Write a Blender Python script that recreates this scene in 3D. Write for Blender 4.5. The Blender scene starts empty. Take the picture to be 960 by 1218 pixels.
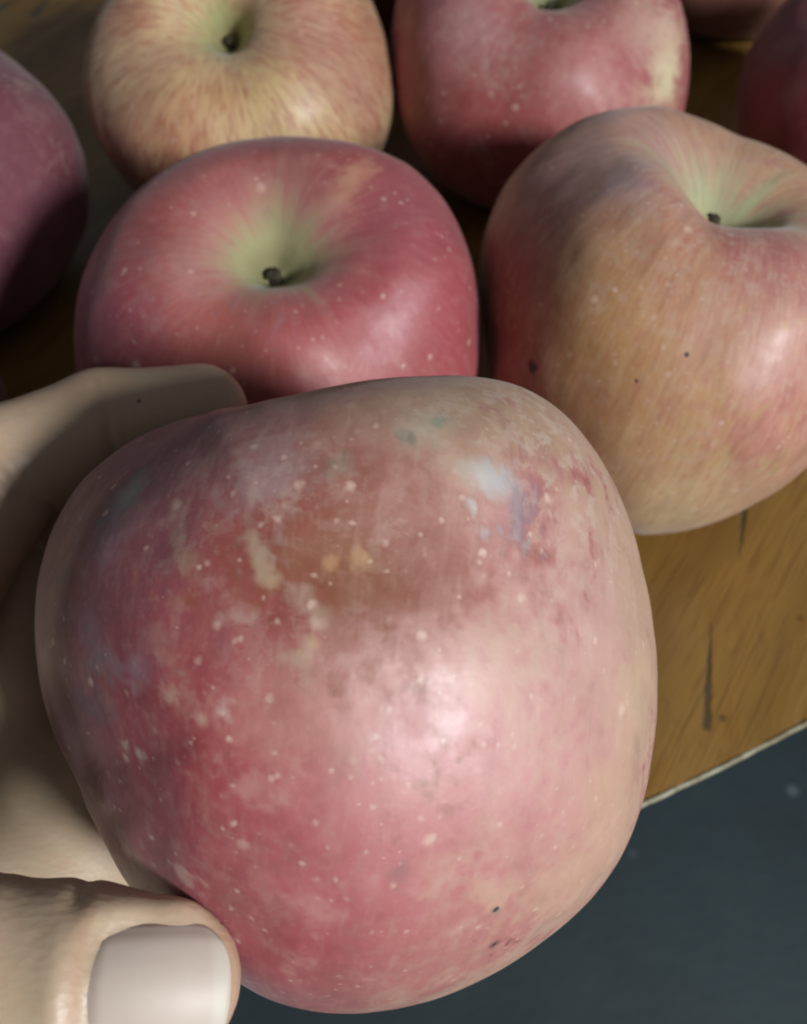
import bpy, math, random
import numpy as np
from mathutils import Vector, Matrix

# ------------------------------------------------------------------ camera, light, exposure
scene = bpy.context.scene
COL = scene.collection
PITCH = math.radians(54.0)            # how far the phone looks down
CAM = np.array([0.0, 0.0, 175.0])     # millimetres; table top is z = 0
FPX = 1100.0                          # focal length in pixels of the 960 x 1218 photograph
AX = np.array([1.0, 0.0, 0.0])
AF = np.array([0.0, math.cos(PITCH), -math.sin(PITCH)])
AU = np.array([0.0, math.sin(PITCH), math.cos(PITCH)])

cam_data = bpy.data.cameras.new('camera')
cam = bpy.data.objects.new('camera', cam_data)
COL.objects.link(cam)
cam.location = CAM * 0.001
cam.rotation_euler = (math.pi / 2 - PITCH, 0, 0)
cam_data.sensor_fit = 'HORIZONTAL'
cam_data.sensor_width = 36.0
cam_data.lens = 36.0 * FPX / 960.0
cam_data.clip_start = 0.005
cam_data.clip_end = 50.0
cam_data.dof.use_dof = True
cam_data.dof.focus_distance = 0.104
cam_data.dof.aperture_fstop = 36.0
scene.camera = cam

world = bpy.data.worlds.new('World')
scene.world = world
world.use_nodes = True
world.node_tree.nodes['Background'].inputs['Color'].default_value = (0.88, 0.95, 1.0, 1)
world.node_tree.nodes['Background'].inputs['Strength'].default_value = 0.125

lamp_data = bpy.data.lights.new('room_lamp', 'AREA')
lamp_data.shape = 'DISK'
lamp_data.size = 0.19
lamp_data.energy = 17.2
lamp_data.color = (0.96, 0.985, 1.0)
lamp = bpy.data.objects.new('room_lamp', lamp_data)
COL.objects.link(lamp)
lamp.location = (0.71, -0.60, 0.67)
lamp.rotation_euler = (Vector((0, 0.08, 0.04)) - lamp.location).to_track_quat('-Z', 'Y').to_euler()

scene.view_settings.view_transform = 'Standard'
scene.view_settings.look = 'None'
scene.view_settings.exposure = 0.0
scene.view_settings.gamma = 1.0
scene.render.engine = 'CYCLES'
scene.cycles.use_denoising = True
scene.cycles.filter_width = 2.1
scene.cycles.max_bounces = 4
scene.cycles.use_adaptive_sampling = True
scene.cycles.adaptive_threshold = 0.02

# ------------------------------------------------------------------ small maths helpers
def lin(r, g, b):
    c = np.array([r, g, b], float) / 255.0
    return np.where(c <= 0.04045, c / 12.92, ((c + 0.055) / 1.055) ** 2.4)

def lin4(r, g, b):
    c = lin(r, g, b)
    return (float(c[0]), float(c[1]), float(c[2]), 1.0)

def smooth(a, b, x):
    t = np.clip((x - a) / (b - a), 0, 1)
    return t * t * (3 - 2 * t)

def hash3(i, j, k, seed):
    h = (i * 374761393 + j * 668265263 + k * 2147483647 + seed * 144665) & 0xffffffff
    h = ((h ^ (h >> 13)) * 1274126177) & 0xffffffff
    h = ((h ^ (h >> 16)) * 2246822519) & 0xffffffff
    return ((h ^ (h >> 15)) & 0xffff) / 65535.0

def noise(p, seed=0):
    """value noise, 0..1, p is (N,3)"""
    f = np.floor(p).astype(np.int64)
    t = p - f
    t = t * t * t * (t * (t * 6 - 15) + 10)
    out = 0
    for dx in (0, 1):
        wx = t[:, 0] if dx else 1 - t[:, 0]
        for dy in (0, 1):
            wy = t[:, 1] if dy else 1 - t[:, 1]
            for dz in (0, 1):
                wz = t[:, 2] if dz else 1 - t[:, 2]
                out = out + wx * wy * wz * hash3(f[:, 0] + dx, f[:, 1] + dy, f[:, 2] + dz, seed)
    return out

def fbm(p, seed=0, octaves=4):
    a, s, n = 0.5, 0.0, 0.0
    for o in range(octaves):
        s = s + a * noise(p * (2.03 ** o) + 17.3 * o, seed + o)
        n += a
        a *= 0.55
    return s / n

def unit(v):
    return v / np.linalg.norm(v)

def project(P):
    """world millimetres -> photograph pixels and depth"""
    d = P - CAM
    z = d @ AF
    return np.stack([480 + FPX * (d @ AX) / z, 609 - FPX * (d @ AU) / z, z], -1)

def ray(px, py):
    return AF + (px - 480) / FPX * AX + (609 - py) / FPX * AU

def mesh_object(name, verts_mm, faces, material, parent=None, smooth_shade=True):
    me = bpy.data.meshes.new(name)
    me.from_pydata((np.asarray(verts_mm) * 0.001).tolist(), [], faces if isinstance(faces, list) else faces.tolist())
    me.update()
    if smooth_shade:
        me.polygons.foreach_set('use_smooth', [True] * len(me.polygons))
    me.materials.append(material)
    ob = bpy.data.objects.new(name, me)
    COL.objects.link(ob)
    if parent is not None:
        ob.parent = parent
    return ob

def tag(ob, label=None, category=None, group=None, kind=None):
    if label: ob['label'] = label
    if category: ob['category'] = category
    if group: ob['group'] = group
    if kind: ob['kind'] = kind
    return ob

# ------------------------------------------------------------------ node helpers
class Nodes:
    def __init__(self, name):
        self.m = bpy.data.materials.new(name)
        self.m.use_nodes = True
        self.t = self.m.node_tree
        self.b = self.t.nodes['Principled BSDF']
    def link(self, a, b):
        self.t.links.new(a, b)
    def put(self, sock, v):
        if isinstance(v, bpy.types.NodeSocket): self.link(v, sock)
        else: sock.default_value = v
    def node(self, kind):
        return self.t.nodes.new(kind)
    def coord(self):
        return self.node('ShaderNodeTexCoord').outputs['Object']
    def attr(self, name, out='Color'):
        n = self.node('ShaderNodeAttribute'); n.attribute_name = name
        return n.outputs[out]
    def noise(self, vec, scale, detail=3.0, rough=0.55, distortion=0.0, out='Fac'):
        n = self.node('ShaderNodeTexNoise')
        self.put(n.inputs['Vector'], vec)
        n.inputs['Scale'].default_value = scale
        n.inputs['Detail'].default_value = detail
        n.inputs['Roughness'].default_value = rough
        n.inputs['Distortion'].default_value = distortion
        return n.outputs[out]
    def voronoi(self, vec, scale, out='Distance', randomness=1.0):
        n = self.node('ShaderNodeTexVoronoi')
        self.put(n.inputs['Vector'], vec)
        n.inputs['Scale'].default_value = scale
        n.inputs['Randomness'].default_value = randomness
        return n
    def math(self, op, a, b=0.0, c=0.0, clamp=False):
        n = self.node('ShaderNodeMath'); n.operation = op; n.use_clamp = clamp
        self.put(n.inputs[0], a); self.put(n.inputs[1], b); self.put(n.inputs[2], c)
        return n.outputs[0]
    def ramp(self, v, lo, hi, a=0.0, b=1.0):
        n = self.node('ShaderNodeMapRange'); n.interpolation_type = 'SMOOTHSTEP'
        self.put(n.inputs['Value'], v)
        self.put(n.inputs['From Min'], lo); self.put(n.inputs['From Max'], hi)
        self.put(n.inputs['To Min'], a); self.put(n.inputs['To Max'], b)
        return n.outputs['Result']
    def mix(self, fac, a, b, mode='MIX'):
        n = self.node('ShaderNodeMix'); n.data_type = 'RGBA'; n.blend_type = mode
        self.put(n.inputs[0], fac); self.put(n.inputs[6], a); self.put(n.inputs[7], b)
        return n.outputs[2]
    def vmath(self, op, a, b=(0, 0, 0), out=0):
        n = self.node('ShaderNodeVectorMath'); n.operation = op
        self.put(n.inputs[0], a); self.put(n.inputs[1], b)
        return n.outputs[out]
    def sep(self, v):
        n = self.node('ShaderNodeSeparateXYZ'); self.put(n.inputs[0], v)
        return n.outputs
    def bump(self, h, strength, dist, normal=None):
        n = self.node('ShaderNodeBump')
        self.put(n.inputs['Height'], h)
        n.inputs['Strength'].default_value = strength
        n.inputs['Distance'].default_value = dist
        if normal is not None: self.link(normal, n.inputs['Normal'])
        return n.outputs['Normal']

# ------------------------------------------------------------------ floor and table
def floor_material():
    N = Nodes('painted_floor')
    co = N.coord()
    big = N.noise(co, 5.0, 4, 0.6)
    fine = N.noise(co, 60.0, 4, 0.65)
    c = N.mix(N.ramp(big, 0.3, 0.7), lin4(38, 51, 56), lin4(49, 64, 68))
    c = N.mix(N.ramp(fine, 0.35, 0.75, 0.0, 0.45), c, lin4(40, 54, 60))
    v = N.voronoi(co, 22.0)
    spot = N.math('MULTIPLY', N.ramp(v.outputs['Distance'], 0.06, 0.16, 1.0, 0.0), N.ramp(N.sep(v.outputs['Color'])[0], 0.72, 0.8))
    c = N.mix(N.math('MULTIPLY', spot, 0.5), c, lin4(120, 138, 142))
    N.link(c, N.b.inputs['Base Color'])
    N.b.inputs['Roughness'].default_value = 0.6
    N.link(N.bump(fine, 0.3, 0.002), N.b.inputs['Normal'])
    return N.m

FLOOR_Z = -560.0
fv = [(-6000, -6000, FLOOR_Z), (6000, -6000, FLOOR_Z), (6000, 6000, FLOOR_Z), (-6000, 6000, FLOOR_Z)]
floor = mesh_object('floor', fv, [(0, 1, 2, 3)], floor_material(), smooth_shade=False)
tag(floor, kind='structure')

TABLE_C = np.array([-119.0, 458.0])
TABLE_R = 432.3
GRAIN = math.radians(57.0)            # direction the wood grain runs across the table

def gash(N, co, a, b, width):
    """dark mark from a to b (mm on the table), pointed at a"""
    a = np.array(a); b = np.array(b); d = b - a; L = np.linalg.norm(d); d = d / L
    s = N.sep(co)
    X = N.math('SUBTRACT', s[0], a[0] * 0.001); Y = N.math('SUBTRACT', s[1], a[1] * 0.001)
    u = N.math('ADD', N.math('MULTIPLY', X, d[0]), N.math('MULTIPLY', Y, d[1]))
    v = N.math('ADD', N.math('MULTIPLY', X, -d[1]), N.math('MULTIPLY', Y, d[0]))
    wob = N.math('MULTIPLY', N.math('SUBTRACT', N.noise(co, 350.0, 3), 0.5), 0.0012)
    v = N.math('ADD', v, wob)
    t = N.math('DIVIDE', u, L * 0.001)
    w = N.math('MULTIPLY', N.ramp(t, 0.0, 0.85, 0.15, 1.0), width * 0.001)
    across = N.ramp(N.math('DIVIDE', N.math('ABSOLUTE', v), w), 0.1, 1.3, 1.0, 0.0)
    along = N.math('MULTIPLY', N.ramp(t, 0.0, 0.06), N.ramp(t, 0.94, 1.0, 1.0, 0.0))
    return N.math('MULTIPLY', across, along)

def table_hit(px, py):
    d = ray(px, py)
    return (CAM + d * (-CAM[2] / d[2]))[:2]

def wood_material():
    N = Nodes('varnished_wood')
    co = N.coord()
    mp = N.node('ShaderNodeMapping'); mp.vector_type = 'POINT'
    N.link(co, mp.inputs['Vector'])
    mp.inputs['Rotation'].default_value = (0, 0, -GRAIN)
    g = mp.outputs['Vector']
    st = N.vmath('MULTIPLY', g, (0.10, 1.0, 1.0))
    warp = N.noise(g, 14.0, 3, 0.5, out='Color')
    st2 = N.vmath('ADD', st, N.vmath('MULTIPLY', N.vmath('SUBTRACT', warp, (0.5, 0.5, 0.5)), (0.02, 0.035, 0.0)))
    broad = N.noise(st2, 42.0, 4, 0.6)
    streak = N.noise(st2, 170.0, 5, 0.65)
    pores = N.noise(N.vmath('MULTIPLY', g, (0.03, 1.0, 1.0)), 1500.0, 2, 0.6)
    c = N.mix(N.ramp(broad, 0.32, 0.68), lin4(110, 80, 36), lin4(144, 110, 55))
    c = N.mix(N.ramp(streak, 0.45, 0.75, 0.0, 0.65), c, lin4(104, 66, 24))
    c = N.mix(N.ramp(streak, 0.2, 0.40, 0.45, 0.0), c, lin4(176, 146, 88))
    c = N.mix(N.ramp(pores, 0.5, 0.68, 0.0, 0.5), c, lin4(84, 56, 24))
    blot = N.noise(co, 60.0, 4, 0.7)
    c = N.mix(N.ramp(blot, 0.60, 0.78, 0.0, 0.55), c, lin4(92, 66, 30))
    pit = N.voronoi(co, 130.0)
    pm = N.math('MULTIPLY', N.ramp(pit.outputs['Distance'], 0.05, 0.16, 1.0, 0.0), N.ramp(N.sep(pit.outputs['Color'])[1], 0.80, 0.86))
    c = N.mix(N.math('MULTIPLY', pm, 0.6), c, lin4(64, 50, 28))
    # knife gashes in the varnish
    g1 = gash(N, co, table_hit(846, 738), table_hit(839, 872), 1.1)
    g2 = gash(N, co, table_hit(879, 665), table_hit(886, 596), 0.9)
    g3 = gash(N, co, table_hit(60, -6), table_hit(38, 20), 2.4)
    g4 = gash(N, co, table_hit(20, -2), table_hit(-12, 16), 2.4)
    gs = N.math('MAXIMUM', N.math('MAXIMUM', g1, g2), N.math('MAXIMUM', g3, g4))
    c = N.mix(N.math('MULTIPLY', gs, 0.78), c, lin4(44, 48, 40))
    N.link(c, N.b.inputs['Base Color'])
    N.link(N.ramp(blot, 0.3, 0.7, 0.28, 0.46), N.b.inputs['Roughness'])
    h = N.math('SUBTRACT', N.math('ADD', N.math('MULTIPLY', streak, 0.4), N.math('MULTIPLY', pores, 0.25)), N.math('MULTIPLY', gs, 1.4))
    N.link(N.bump(h, 0.35, 0.0006), N.b.inputs['Normal'])
    return N.m

def edge_material():
    N = Nodes('worn_table_edge')
    co = N.coord()
    w = N.noise(co, 130.0, 4, 0.65)
    c = N.mix(N.ramp(w, 0.4, 0.62), lin4(112, 102, 74), lin4(154, 150, 130))
    N.link(c, N.b.inputs['Base Color'])
    N.b.inputs['Roughness'].default_value = 0.5
    N.link(N.bump(N.noise(co, 500.0, 3), 0.4, 0.0005), N.b.inputs['Normal'])
    return N.m

def build_table():
    wood = wood_material()
    root = bpy.data.objects.new('wooden_table', None)
    COL.objects.link(root)
    root.location = (TABLE_C[0] * 0.001, TABLE_C[1] * 0.001, FLOOR_Z * 0.001)
    tag(root, 'round yellow-brown wooden table with knife gashes and a pale worn edge under the apples', 'table')
    inv = np.array([TABLE_C[0], TABLE_C[1], FLOOR_Z])
    nseg = 720
    def disc(name, prof, mat):
        """prof: list of (radius, z) around the table's rim"""
        vs, fs = [], []
        for r, z in prof:
            for k in range(nseg):
                a = 2 * math.pi * k / nseg
                rr = r
                vs.append((TABLE_C[0] + rr * math.cos(a), TABLE_C[1] + rr * math.sin(a), z))
        n = len(prof)
        for i in range(n - 1):
            for k in range(nseg):
                k2 = (k + 1) % nseg
                fs.append((i * nseg + k, (i + 1) * nseg + k, (i + 1) * nseg + k2, i * nseg + k2))
        if prof[0][0] < 500: fs.append(tuple(range(nseg)))
        fs.append(tuple(reversed(range((n - 1) * nseg, n * nseg))))
        ob = mesh_object(name, vs, fs, mat, smooth_shade=False)
        ob.parent = root
        ob.matrix_parent_inverse = Matrix.Translation(Vector(inv * -0.001))
        return ob
    disc('tabletop', [(TABLE_R - 0.5, 0.0), (TABLE_R - 0.4, -0.2), (TABLE_R - 0.4, -1.4), (TABLE_R - 30, -12.0), (TABLE_R - 30, -20.0)], wood)
    # edge band: a thin ring, rounded, worn to bare pale wood
    rings = [(TABLE_R - 0.9, -0.6), (TABLE_R - 0.9, 0.12), (TABLE_R - 0.3, 0.18), (TABLE_R + 0.0, 0.05), (TABLE_R + 0.2, -0.3), (TABLE_R + 0.2, -0.8), (TABLE_R + 0.0, -1.0), (TABLE_R - 0.8, -1.0)]
    vs, fs = [], []
    for r, z in rings:
        for k in range(nseg):
            a = 2 * math.pi * k / nseg
            w = 0.10 * math.sin(a * 53 + 2) + 0.08 * math.sin(a * 131) + 0.10 * math.sin(a * 311 + 1)
            vs.append((TABLE_C[0] + (r + w * 0.8) * math.cos(a), TABLE_C[1] + (r + w * 0.8) * math.sin(a), z + (w * 0.3 if z > -2 else 0) - 0.1))
    m = len(rings)
    for i in range(m):
        for k in range(nseg):
            k2 = (k + 1) % nseg
            fs.append((i * nseg + k, ((i + 1) % m) * nseg + k, ((i + 1) % m) * nseg + k2, i * nseg + k2))
    eb = mesh_object('edge_band', vs, fs, edge_material())
    eb.parent = root
    eb.matrix_parent_inverse = Matrix.Translation(Vector(inv * -0.001))
    disc('pedestal', [(60, -20.2), (48, -60), (40, -250), (48, FLOOR_Z + 60), (70, FLOOR_Z + 40), (180, FLOOR_Z + 22), (190, FLOOR_Z + 0.5)], wood)
    return root
build_table()

# ------------------------------------------------------------------ apples
def catmull(pts, n):
    P = np.array(pts, float)
    P = np.vstack([2 * P[0] - P[1], P, 2 * P[-1] - P[-2]])
    out = []
    for i in range(1, len(P) - 2):
        t = np.linspace(0, 1, 40, endpoint=False)[:, None]
        p0, p1, p2, p3 = P[i - 1], P[i], P[i + 1], P[i + 2]
        out.append(0.5 * (2 * p1 + (p2 - p0) * t + (2 * p0 - 5 * p1 + 4 * p2 - p3) * t ** 2 + (3 * p1 - p0 - 3 * p2 + p3) * t ** 3))
    out = np.vstack(out + [P[-2:-1]])
    s = np.r_[0, np.cumsum(np.linalg.norm(np.diff(out, axis=0), axis=1))]
    u = np.linspace(0, s[-1], n)
    return np.stack([np.interp(u, s, out[:, 0]), np.interp(u, s, out[:, 1])], -1)

PROFILE = [(0.0, 0.30), (0.05, 0.315), (0.095, 0.40), (0.14, 0.50), (0.20, 0.60), (0.28, 0.675), (0.40, 0.735), (0.55, 0.745),
           (0.72, 0.665), (0.86, 0.50), (0.96, 0.26), (1.0, 0.0), (0.985, -0.24), (0.92, -0.47), (0.80, -0.68),
           (0.64, -0.83), (0.47, -0.90), (0.33, -0.89), (0.22, -0.83), (0.12, -0.75), (0.05, -0.72), (0.0, -0.715)]
SHALLOW = [(0.0, 0.43), (0.05, 0.44), (0.10, 0.50), (0.15, 0.565), (0.21, 0.63), (0.29, 0.69)] + PROFILE[6:]

def apple_shape(R, height, seed, nphi, nth, lobes=0.02, uneven=0.05, profile=PROFILE):
    """vertices (mm, axis = +z, origin at centre), faces, phi, theta"""
    pr = catmull(profile, nth)
    pr[0, 0] = pr[-1, 0] = 0.0
    rng = np.random.RandomState(seed)
    ph = np.linspace(0, 2 * np.pi, nphi, endpoint=False)
    r = pr[1:-1, 0][:, None]; z = pr[1:-1, 1][:, None]
    p = ph[None, :]
    a = rng.uniform(0, 6.28, 8)
    low = smooth(0.2, -0.9, z); top = smooth(0.1, 0.75, z)
    rad = 1 + lobes * (0.35 + low * 1.2 + top) * np.cos(5 * p + a[0]) + uneven * 0.35 * np.cos(p + a[1]) + uneven * 0.5 * np.cos(2 * p + a[2]) + 0.006 * np.cos(3 * p + a[3])
    rr = r * rad
    zz = z * height + uneven * r * np.cos(p + a[4]) * (0.5 + 0.5 * top) + lobes * 1.3 * top * r * np.cos(5 * p + a[0] + 0.4) + 0.012 * top * np.cos(3 * p + a[5])
    ring = np.stack([rr * np.cos(p), rr * np.sin(p), zz * np.ones_like(p)], -1).reshape(-1, 3)
    V = np.vstack([ring, [[0, 0, pr[0, 1] * height], [0, 0, pr[-1, 1] * height]]])
    n = nth - 2
    wob = (fbm(V * 1.9 + seed * 7.1, seed, 3) - 0.5)[:, None]
    V = V * (1 + 0.05 * wob)
    V *= R
    idx = np.arange(n * nphi).reshape(n, nphi)
    nx = np.roll(idx, -1, 1)
    quads = np.stack([idx[:-1], idx[1:], nx[1:], nx[:-1]], -1).reshape(-1, 4)
    faces = quads.tolist()
    T, B = n * nphi, n * nphi + 1
    for k in range(nphi):
        faces.append((T, k, (k + 1) % nphi))
        faces.append((B, int(idx[-1, (k + 1) % nphi]), int(idx[-1, k])))
    phi = np.r_[np.tile(ph, n), 0, 0]
    th = np.r_[np.repeat(np.linspace(0, 1, nth)[1:-1], nphi), 0, 1]
    return V, faces, phi, th

def apple_material(name, dot_scale=300.0, dots=0.7, streak=0.5, net=0.5, rough=0.42, coat=0.25, specks=0.0, spec=0.5, fleck=None, dust=0.14):
    N = Nodes(name)
    co = N.coord()
    base = N.attr('skin_colour')
    pale = N.attr('pale_colour')
    russet = N.attr('russet', 'Fac')
    mer = N.attr('meridian', 'Vector')
    # stripes that run from stem to blossom end
    s1 = N.noise(N.vmath('MULTIPLY', mer, (1, 1, 0.16)), 16.0, 3, 0.6)
    s2 = N.noise(N.vmath('MULTIPLY', mer, (1, 1, 0.10)), 46.0, 2, 0.6)
    m1 = N.noise(co, 190.0, 3, 0.62)
    m2 = N.noise(co, 900.0, 1, 0.6)
    c = N.mix(N.ramp(s1, 0.50, 0.72, 0.0, 0.55 * streak), base, pale)
    c = N.mix(N.ramp(s2, 0.52, 0.75, 0.0, 0.50 * streak), c, pale)
    dark = N.mix(1.0, c, (0.70, 0.64, 0.66, 1), 'MULTIPLY')
    c = N.mix(N.ramp(s1, 0.46, 0.28, 0.0, 0.6 * streak), c, dark)
    c = N.mix(N.ramp(m1, 0.56, 0.74, 0.0, 0.45), c, pale)
    c = N.mix(N.ramp(m1, 0.44, 0.28, 0.0, 0.28), c, dark)
    c = N.mix(N.ramp(m2, 0.55, 0.8, 0.0, 0.22), c, pale)
    if fleck:
        c = N.mix(N.ramp(s2, 0.48, 0.34, 0.0, fleck[1]), c, lin4(*fleck[0]))
    # russet / dried spray film: broken blotches
    rn = N.noise(co, 420.0, 4, 0.72, 0.2)
    rm = N.math('MULTIPLY', N.ramp(rn, 0.50, 0.60), N.math('MULTIPLY', russet, net), clamp=True)
    c = N.mix(rm, c, lin4(178, 156, 140))
    # lenticels
    dotmask = None
    wco = N.vmath('ADD', co, N.vmath('MULTIPLY', N.vmath('SUBTRACT', N.noise(co, dot_scale * 3, 1, out='Color'), (0.5, 0.5, 0.5)), (0.0007, 0.0007, 0.0007)))
    for sc_, share, rad, amt in ((dot_scale, 0.8, 0.125, 0.75), (dot_scale * 0.52, 0.6, 0.10, 0.85), (dot_scale * 1.9, 0.65, 0.16, 0.5)):
        v = N.voronoi(wco, sc_)
        q = N.sep(v.outputs['Color'])
        rr = N.math('MULTIPLY', N.ramp(q[0], 0.0, 1.0, 0.30, 1.35), rad)
        d = N.ramp(N.math('DIVIDE', v.outputs['Distance'], rr), 0.25, 1.4, 1.0, 0.0)
        d = N.math('MULTIPLY', d, N.ramp(q[1], 1 - share, 1 - share + 0.12, 0.0, amt))
        dotmask = d if dotmask is None else N.math('MAXIMUM', dotmask, d)
    dm = N.math('MULTIPLY', N.math('MULTIPLY', dotmask, dots), N.attr('lenticel', 'Fac'), clamp=True)
    c = N.mix(dm, c, lin4(204, 172, 156))
    # a few dark specks
    if specks > 0:
        v = N.voronoi(co, 95.0)
        q = N.sep(v.outputs['Color'])
        d = N.math('MULTIPLY', N.ramp(v.outputs['Distance'], 0.02, 0.07, 1.0, 0.0), N.ramp(q[2], 0.8, 0.85, 0.0, specks))
        c = N.mix(d, c, lin4(58, 50, 44))
    N.link(c, N.b.inputs['Base Color'])
    rg = N.math('ADD', N.ramp(m1, 0.3, 0.7, rough - 0.06, rough + 0.08), N.math('MULTIPLY', rm, 0.2))
    rg = N.math('ADD', rg, N.math('MULTIPLY', N.attr('hollow', 'Fac'), 0.35), clamp=True)
    N.link(N.math('MULTIPLY', N.math('SUBTRACT', 1.0, N.attr('hollow', 'Fac'), clamp=True), coat), N.b.inputs['Coat Weight'])
    N.link(rg, N.b.inputs['Roughness'])
    N.b.inputs['Specular IOR Level'].default_value = spec
    N.b.inputs['Coat Roughness'].default_value = 0.30
    N.b.inputs['Sheen Weight'].default_value = dust      # dry dusty bloom
    N.b.inputs['Sheen Roughness'].default_value = 0.45
    N.link(N.bump(N.math('ADD', N.math('MULTIPLY', m1, 0.5), N.math('MULTIPLY', m2, 0.16)), 0.30, 0.0005), N.b.inputs['Normal'])
    return N.m

def stem_material():
    N = Nodes('dry_stem')
    co = N.coord()
    n = N.noise(co, 900.0, 4, 0.6)
    c = N.mix(n, lin4(24, 20, 14), lin4(70, 58, 38))
    N.link(c, N.b.inputs['Base Color'])
    N.b.inputs['Roughness'].default_value = 0.8
    N.link(N.bump(n, 0.6, 0.0006), N.b.inputs['Normal'])
    return N.m
STEM_MAT = stem_material()

def add_attr(ob, name, kind, data):
    at = ob.data.attributes.new(name, kind, 'POINT')
    key = {'FLOAT_COLOR': 'color', 'FLOAT': 'value', 'FLOAT_VECTOR': 'vector'}[kind]
    at.data.foreach_set(key, np.ascontiguousarray(data, dtype=np.float32).ravel())

def stem_mesh(length, r0, seed, bend):
    """short broken stalk standing in the stem cavity, axis +z from origin"""
    rng = random.Random(seed)
    vs, fs, n = [], [], 18
    prof = [(1.5, -1.2), (1.05, 0.3), (0.8, 0.25 * length), (0.82, 0.55 * length), (1.0, 0.85 * length), (1.15, 0.97 * length), (0.6, length)]
    for i, (k, z) in enumerate(prof):
        t = max(0, z / length)
        for j in range(n):
            a = 2 * math.pi * j / n
            w = r0 * k * (1 + 0.10 * rng.uniform(-1, 1))
            vs.append((w * math.cos(a) + bend[0] * t * t, w * math.sin(a) + bend[1] * t * t, z + (0.25 * r0 * rng.uniform(-1, 1) if i > 4 else 0)))
    for i in range(len(prof) - 1):
        for j in range(n):
            fs.append((i * n + j, i * n + (j + 1) % n, (i + 1) * n + (j + 1) % n, (i + 1) * n + j))
    fs.append(tuple(range((len(prof) - 1) * n, len(prof) * n)))
    fs.append(tuple(reversed(range(n))))
    return vs, fs

def rotation_to(axis, spin):
    q = Vector((0, 0, 1)).rotation_difference(Vector(axis).normalized())
    return np.array((q.to_matrix() @ Matrix.Rotation(spin, 3, 'Z')))

def outline_warp(V, centre, outline, rounds=4):
    """give the apple its lopsided outline: scale about the view axis so its profile follows `outline` (pixels)"""
    O = np.array(outline, float)
    cpx = project(centre[None])[0]
    oa = np.arctan2(O[:, 1] - cpx[1], O[:, 0] - cpx[0]); orr = np.hypot(O[:, 0] - cpx[0], O[:, 1] - cpx[1])
    s = np.argsort(oa); oa, orr = oa[s], orr[s]
    grid = np.linspace(-np.pi, np.pi, 181)[:-1]
    tgt = np.interp(grid, np.r_[oa - 2 * np.pi, oa, oa + 2 * np.pi], np.r_[orr, orr, orr])
    d0 = (centre - CAM) / np.linalg.norm(centre - CAM)
    for it in range(rounds):
        P = project(V + centre)
        ang = np.arctan2(P[:, 1] - cpx[1], P[:, 0] - cpx[0]); rad = np.hypot(P[:, 0] - cpx[0], P[:, 1] - cpx[1])
        b = np.round((ang + np.pi) / (2 * np.pi) * 180).astype(int) % 180
        base = np.zeros(180); np.maximum.at(base, b, rad)
        ratio = tgt / base
        k = np.array([1, 2, 3, 2, 1.0]); k /= k.sum()
        ratio = sum(k[i] * np.roll(ratio, i - 2) for i in range(5))
        sc = np.interp(ang, np.r_[grid, np.pi], np.r_[ratio, ratio[0]])
        mean = ratio.mean()
        w = smooth(0.05, 0.85, rad / np.interp(ang, np.r_[grid, np.pi], np.r_[base, base[0]]))
        sc = mean + (sc - mean) * w
        along = (V @ d0)[:, None] * d0
        V = along + (V - along) * sc[:, None]
    return V

def add_spot(mat, p_mm, r_mm, colour, soft=0.45):
    """a round blemish in the skin at a point of the apple"""
    t = mat.node_tree; b = t.nodes['Principled BSDF']; lk = b.inputs['Base Color'].links[0]; src = lk.from_socket
    N = Nodes.__new__(Nodes); N.m, N.t, N.b = mat, t, b
    co = N.coord()
    wob = N.math('MULTIPLY', N.math('SUBTRACT', N.noise(co, 900.0, 2), 0.5), r_mm * 0.0012)
    d = N.math('ADD', N.vmath('DISTANCE', co, tuple(np.array(p_mm) * 0.001), out=1), wob)
    N.link(N.mix(N.ramp(d, r_mm * 0.001 * soft, r_mm * 0.001, 0.92, 0.0), src, colour), b.inputs['Base Color'])

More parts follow.
